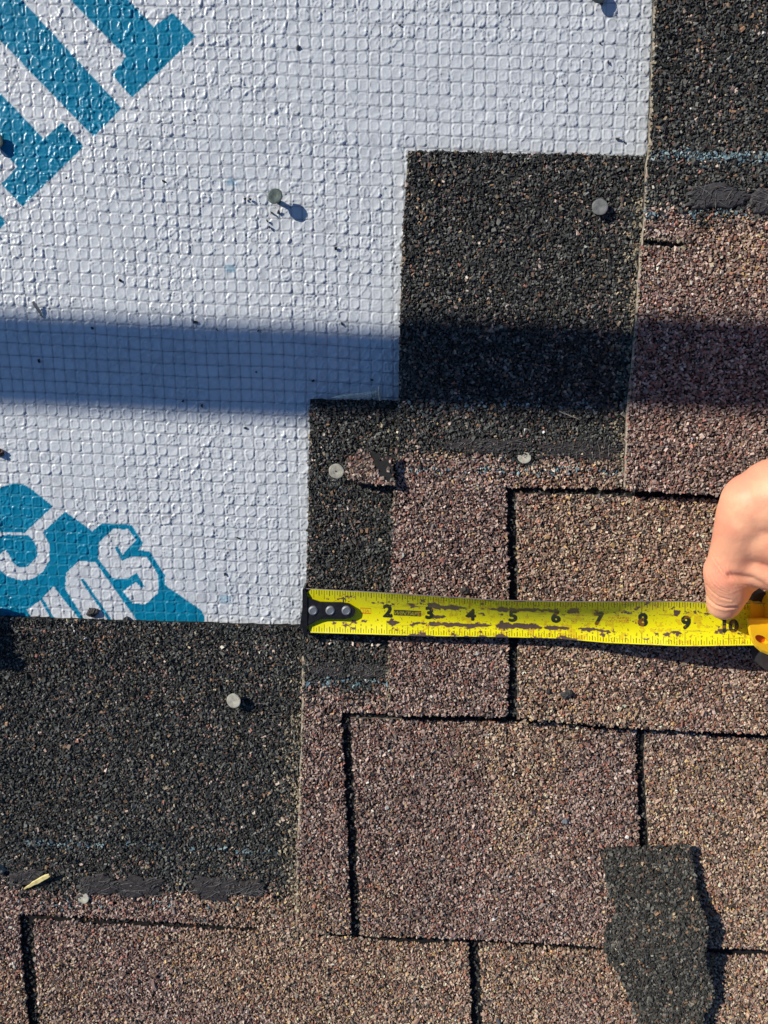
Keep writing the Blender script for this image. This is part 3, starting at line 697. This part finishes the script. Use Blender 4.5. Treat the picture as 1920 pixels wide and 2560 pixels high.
# steel underside and rim
st = 6; Q = P[:, ::st].copy(); Q = Q[::11]; Q[..., 2] -= 1.6; h_, w_ = Q.shape[:2]; ii = np.arange(h_*w_).reshape(h_, w_)
mb.add(Q.reshape(-1, 3), np.stack([ii[:-1, 1:], ii[1:, 1:], ii[1:, :-1], ii[:-1, :-1]], -1).reshape(-1, 4), (.05, .04, .045), 0, True)
for row, dy in ((0, 1.6), (-1, -1.6)):
    a = P[row, ::st]; R = np.concatenate([a, a+[0, dy, -.4], a+[0, dy*.8, -2.2], a+[0, 0, -2.0]]); n_ = len(a)
    fs = []
    for i in range(n_-1):
        for lv_ in range(3):
            q4 = (lv_*n_+i, lv_*n_+i+1, (lv_+1)*n_+i+1, (lv_+1)*n_+i); fs.append(q4 if row == 0 else q4[::-1])
    mb.add(R, fs, (.17, .14, .15), 0, True)
mb.build('blade', M_blade, tm, W(1300, 1545, 60))
# hook plate, flange and rivets
def hz(x): return float(bladez(np.array((x-759)/104.)))-3
hk = [(760, 1490), (777, 1497), (800, 1505), (830, 1506), (852, 1506), (872, 1509), (884, 1517), (889, 1527), (886, 1538), (876, 1545), (860, 1548), (830, 1547), (803, 1548), (788, 1553), (775, 1562), (760, 1566)]
mb = MB(); a = np.array(hk, float); top = W(a[:, 0], a[:, 1], np.interp(a[:, 0], [760, 800, 889], [73, 75, 87])); bot = top.copy(); bot[:, 2] -= 5; prism(top, bot, mb, (.02, .02, .02))
a = np.array([(756, 1474), (762, 1470), (768, 1488), (768, 1564), (767, 1588), (760, 1590), (756, 1575)], float); top = W(a[:, 0], a[:, 1], 75.6); bot = top.copy(); bot[:, 2] -= 58
prism(top, bot, mb, (.02, .02, .02))
hook = mb.build('hook', M_black, tm, W(790, 1530, 60), bevel=1.2)
for x in (783, 826, 866):
    mb = MB(); c_ = W(x, 1526, float(np.interp(x, [760, 800, 889], [73, 75, 87]))+.4); disc(c_, (0, 0, 1), [(11.5, -1), (12, .5), (11, 3), (8, 4.6), (7, 4.1), (3, 3.9)], mb, 28, wob=.01, seed=x)
    ob = mb.build('rivet', M_rivet, hook, c_); ob.location = c_*S-W(790, 1530, 60)*S
# case
def ext(poly, z0_, z1_, name, m, bevel=3, taper=0, parent=tm, seg=True):
    a = np.array(poly, float); bot = W(a[:, 0], a[:, 1], z0_); top = bot.copy(); top[:, 2] = z1_; 
    c_ = bot.mean(0); top[:, :2] = c_[:2]+(top[:, :2]-c_[:2])*(1-taper)
    mb = MB(); prism(top, bot, mb); o = mb.build(name, m, parent, c_, bevel=bevel)
    for p in o.data.polygons: p.use_smooth = True
    return o
def arc(cx, cy, r, a0, a1, n=8): return [(cx+r*math.cos(math.radians(a0+(a1-a0)*i/n)), cy+r*math.sin(math.radians(a0+(a1-a0)*i/n))) for i in range(n+1)]
mb = MB()
def exmb(poly, z0_, z1_, taper=0):
    a = np.array(poly, float); bot = W(a[:, 0], a[:, 1], z0_); top = bot.copy(); top[:, 2] = z1_; c_ = bot.mean(0); top[:, :2] = c_[:2]+(top[:, :2]-c_[:2])*(1-taper); prism(top, bot, mb)
exmb([(1863, 1500), (1866, 1544.5), (1900, 1544.5), (1900, 1500)], 162, 187)
exmb([(1985, 1462), (1930, 1470), (1908, 1482), (1900, 1500), (1898, 1540), (1900, 1556), (1908, 1568), (1925, 1574), (2240, 1574), (2240, 1462)], 163, 354, .02)
case = mb.build('case_body', M_yel, tm, W(1990, 1550, 140), bevel=8)
for p in case.data.polygons: p.use_smooth = True
ext([(1919, 1462), (1985, 1455), (2262, 1455), (2262, 1640), (1985, 1640), (1925, 1639), (1912, 1636), (1925, 1620)], 149, 161, 'rubber_base', M_rub, 2)
ext([(1876, 1611), (1878, 1632), (1881, 1647), (1888, 1655), (1900, 1658), (1912, 1655), (1922, 1642), (1990, 1642), (1990, 1600), (1900, 1600)], 118, 172, 'rubber_bumper', M_rub, 3)
lip = [(1866, 1545), (1868, 1562), (1872, 1585), (1878, 1603), (1887, 1617), (1901, 1629), (1920, 1637), (1950, 1640), (2240, 1640), (2240, 1546), (1900, 1545)]
hole = [(1904+16*math.cos(t)-0*math.sin(t), 1599+6*math.cos(t)+10*math.sin(t)) for t in np.linspace(0, -2*math.pi, 30)]
kh = lip+[lip[0]]+[(1888.5, 1592)]
k0 = min(range(29), key=lambda i: math.hypot(hole[i][0]-1866, hole[i][1]-1545)); hs = hole[k0:29]+hole[:k0+1]
def lipw(z_, sh):
    c0 = np.array([2000., 1592.]); o = np.array(lip, float); o = o+np.sign(c0-o)*sh; h_ = np.array(hs, float)
    pts = np.concatenate([o, o[:1], h_+np.array([1904., 1599.])*0]); return W(pts[:, 0], pts[:, 1], z_)
mb = MB(); N_ = len(lip)
A_ = W(np.array(lip)[:, 0], np.array(lip)[:, 1], 162); B_ = W(np.array(lip)[:, 0], np.array(lip)[:, 1], 214); C_ = W(np.array(lip)[:, 0], np.array(lip)[:, 1], 220)
cc_ = C_.mean(0); C_[:, :2] += (cc_[:2]-C_[:, :2])/np.linalg.norm(cc_[:2]-C_[:, :2], axis=1)[:, None]*6
H_ = W(np.array(hole[:29])[:, 0], np.array(hole[:29])[:, 1], 220.); Hb = H_.copy(); Hb[:, 2] = 206
tri = tessellate_polygon([[Vector(p) for p in C_], [Vector(p) for p in H_]]); TV = np.concatenate([C_, H_]); T = []
for a, b, c3 in tri:
    ar = (TV[b][0]-TV[a][0])*(TV[c3][1]-TV[a][1])-(TV[c3][0]-TV[a][0])*(TV[b][1]-TV[a][1]); T.append((a, b, c3) if ar > 0 else (a, c3, b))
mb.add(TV, T)
SV = np.concatenate([A_, B_, C_]); mb.add(SV, [(l*N_+i, (l+1)*N_+i, (l+1)*N_+(i+1) % N_, l*N_+(i+1) % N_)[::-1] for l in (0, 1) for i in range(N_)])
M__ = 29; mb.add(np.concatenate([H_, Hb]), [(i, (i+1) % M__, M__+(i+1) % M__, M__+i) for i in range(M__)])
lp = mb.build('front_lip', M_yel, tm, W(1950, 1590, 200))
mb = MB(); mb.add(np.concatenate([Hb+[0, 0, .3]]), [tuple(range(M__))]); mb.build('rivet_hole', M_yel_shade, tm, Hb.mean(0))
ext([(1868, 1478), (1898, 1470), (1898, 1502), (1866, 1502)], 140, 172, 'mouth_liner', M_rub, 2)
# ------------------------------------------------------------------ hand
def capsule(a, b, ra, rb, mb, seg=24, n=10):
    a = np.array(a, float); b = np.array(b, float); ax = b-a; Ln = np.linalg.norm(ax); t = ax/max(Ln, 1e-6); pts = []; rad = []
    for i in range(7): s = i/7*math.pi/2; pts.append(a-t*ra*math.cos(s)); rad.append(max(.6, ra*math.sin(s)))
    for i in range(n+1): s = i/n; pts.append(a+ax*s); rad.append(ra+(rb-ra)*s)
    for i in range(6, -1, -1): s = i/7*math.pi/2; pts.append(b+t*rb*math.cos(s)); rad.append(max(.6, rb*math.sin(s)))
    tube(np.array(pts), np.array(rad), mb, seg)
hb = MB()
H = lambda x, y, z: W(x, y, z)
tip = H(1810, 1507, 222); ip = H(1822, 1430, 262); mc = H(1884, 1258, 335)
def chain(pts):
    for (p, r), (q, s) in zip(pts[:-1], pts[1:]): capsule(p, q, r, s, hb)
chain([(tip, 39), (H(1822, 1466, 244), 50), (ip, 54)])
chain([(H(1836, 1440, 240), 50), (H(1880, 1415, 262), 48)])
chain([(ip, 50), (H(1842, 1370, 285), 53), (H(1868, 1290, 325), 62), (mc, 66)])
chain([(mc, 66), (H(1945, 1245, 350), 84), (H(2060, 1230, 385), 92), (H(2210, 1130, 420), 86), (H(2480, 960, 450), 92), (H(2900, 700, 470), 120)])
chain([(H(1925, 1320, 320), 78), (H(1990, 1330, 345), 84), (H(2080, 1330, 380), 72)])
chain([(H(1850, 1395, 275), 50), (H(1905, 1406, 292), 56), (H(1975, 1420, 310), 62), (H(2050, 1420, 350), 64)])     # web of the thumb
for i, (kx, fl) in enumerate(((2045, 0), (2125, 18), (2200, 8), (2270, -30))):
    rr0 = (36, 37, 35, 31)[i]
    chain([(H(2090+28*i, 1290, 385), 44), (H(kx+30, 1400, 425), 41)])
    chain([(H(kx+30, 1400, 425), 40), (H(kx+25, 1560, 445+fl*.3), rr0), (H(kx+10, 1690+fl*.4, 380), rr0-2)])
    chain([(H(kx+10, 1690+fl*.4, 380), rr0-2), (H(kx, 1725+fl*.3, 275), rr0-5), (H(kx-8, 1712, 205-fl*.3), rr0-8)])
hand_c = H(2000, 1300, 300)
ho = hb.build('tmp', M_rub, None, hand_c)
rm_ = ho.modifiers.new('r', 'REMESH'); rm_.mode = 'VOXEL'; rm_.voxel_size = 2.6*S
s_ = ho.modifiers.new('s', 'SMOOTH'); s_.factor = .7; s_.iterations = 46
dg = bpy.context.evaluated_depsgraph_get(); me = bpy.data.meshes.new_from_object(ho.evaluated_get(dg)); me.name = 'person'
bpy.data.objects.remove(ho)
nv = len(me.vertices); V = np.zeros(nv*3); me.vertices.foreach_get('co', V); V = V.reshape(-1, 3)/S+hand_c
Nn = np.zeros(nv*3); me.vertices.foreach_get('normal', Nn); Nn = Nn.reshape(-1, 3)
px, py = PRJ(V)
# creases over the bent joint of the thumb, tendons and soft hollows
def crease(pts, wd, dep):
    d = edge_dist(px, py, pts, closed=False); e = np.exp(-(d/wd)**2)-.45*np.exp(-((d-2.2*wd)/(1.3*wd))**2)
    return -dep*e
vis = (Nn[:, 2] > -.2)*(px < 2000)
dz = np.zeros(nv)
dz += crease([(1762, 1484), (1772, 1500), (1790, 1514), (1812, 1520), (1840, 1517)], 2.6, 2.4)
dz += crease([(1766, 1462), (1780, 1480), (1800, 1494), (1826, 1500)], 2.0, 1.3)
for k_ in range(7):
    dz += crease([(1770+k_*9, 1440-k_*4), (1778+k_*9, 1458-k_*3), (1795+k_*9, 1474-k_*2), (1818+k_*9, 1483-k_*3)], 1.5, .75)
for k_ in range(6):
    dz += crease([(1778+k_*6, 1385+k_*9), (1788+k_*7, 1405+k_*9), (1803+k_*7, 1425+k_*8)], 1.5, .55)
d = np.hypot((px-1862)/46, (py-1452)/26); dz -= 4*np.exp(-d**2*.8)
dz += crease([(1826, 1440), (1850, 1444), (1880, 1450), (1905, 1462), (1922, 1474)], 7, 3.0)
dz += .7*(fbm(px/9+py/30, py/9-px/40, 501, 3)-.5)+1.6*(fbm(px/40, py/40, 502, 2)-.5)
V = V+Nn*(dz*vis)[:, None]
me.vertices.foreach_set('co', ((V-hand_c)*S).ravel()); me.update()
me.polygons.foreach_set('use_smooth', np.ones(len(me.polygons), bool))
ca = me.color_attributes.new('tint', 'FLOAT_COLOR', 'POINT')
skin = np.array([.93, .44, .27]); red = np.array([.92, .335, .215]); pal = np.array([.95, .52, .31])
k1 = sstep(.45, .7, fbm(px/60, py/60, 503, 3)); k2 = sstep(.5, .75, fbm(px/45+7, py/45, 504, 3))
c = skin*(1-.5*k1[:, None])+red*.5*k1[:, None]; c = c*(1-.5*k2[:, None])+pal*.5*k2[:, None]
kn = np.exp(-(np.hypot(px-1790, py-1440)/45)**2)*.6; c = c*(1-kn[:, None])+red*kn[:, None]
fr = np.exp(-(np.hypot(px-1850, py-1165)/60)**2)*.6; c = c*(1-fr[:, None])+red*fr[:, None]
cc = np.ones((nv, 4), np.float32); cc[:, :3] = c; ca.data.foreach_set('color', cc.ravel())
M_skin = mat('skin', tint=True, rough_=.5, spec=.35, bump=(900, .35, .00035), sub=.18)
me.materials.clear(); me.materials.append(M_skin)
hand = bpy.data.objects.new('person', me); col.objects.link(hand); hand.location = hand_c*S
tag(hand, "bare hand gripping the tape case from above, thumb bent down onto the yellow blade", 'person')
# thumbnail on the far side of the tip
mb = MB(); tdir = (tip-ip)/np.linalg.norm(tip-ip); nc = tip+np.array([-2, -33, -14.]); a = np.linspace(-1, 1, 9); V = []; F = []
for i in range(7):
    for t in a: V.append(nc+np.array([t*14, 4*(1-t*t)*-1+3, 0])+np.array([0, -3.5*(i/6.), 22-i*7.5]))
for i in range(6):
    for j in range(8): F.append((i*9+j, i*9+j+1, (i+1)*9+j+1, (i+1)*9+j))
mb.add(V, F, (.8, .55, .45), 0, True); nl = mb.build('thumbnail', M_skin, hand, nc)
nl.modifiers.new('t', 'SOLIDIFY').thickness = 2*S
# ------------------------------------------------------------------ unseen rail above, outside the picture; inferred from the shadow band it casts
hR = 1700.0; cpt = W(960, 926, 20.0); rc_ = cpt-SUNV*(hR-20)/1.0
dirv = np.array([1.0, -.045, 0]); dirv /= np.linalg.norm(dirv); nrm_ = np.array([dirv[1]*-1, dirv[0], 0])
mb = MB(); hw, hh = 66, 56; a = rc_-dirv*2300; b = rc_+dirv*2100; V = []
for e in (a, b):
    for (s1, s2) in ((-1, -1), (1, -1), (1, 1), (-1, 1)): V.append(e+nrm_*hw*s1+np.array([0, 0, hh*s2]))
mb.add(V, [(0, 1, 2, 3), (7, 6, 5, 4), (0, 4, 5, 1), (1, 5, 6, 2), (2, 6, 7, 3), (3, 7, 4, 0)])
bar = mb.build('unseen_bar', M_wood, None, rc_, bevel=4)
tag(bar, 'long unseen rail out of the picture, whose shadow crosses the roof as a band', 'bar')
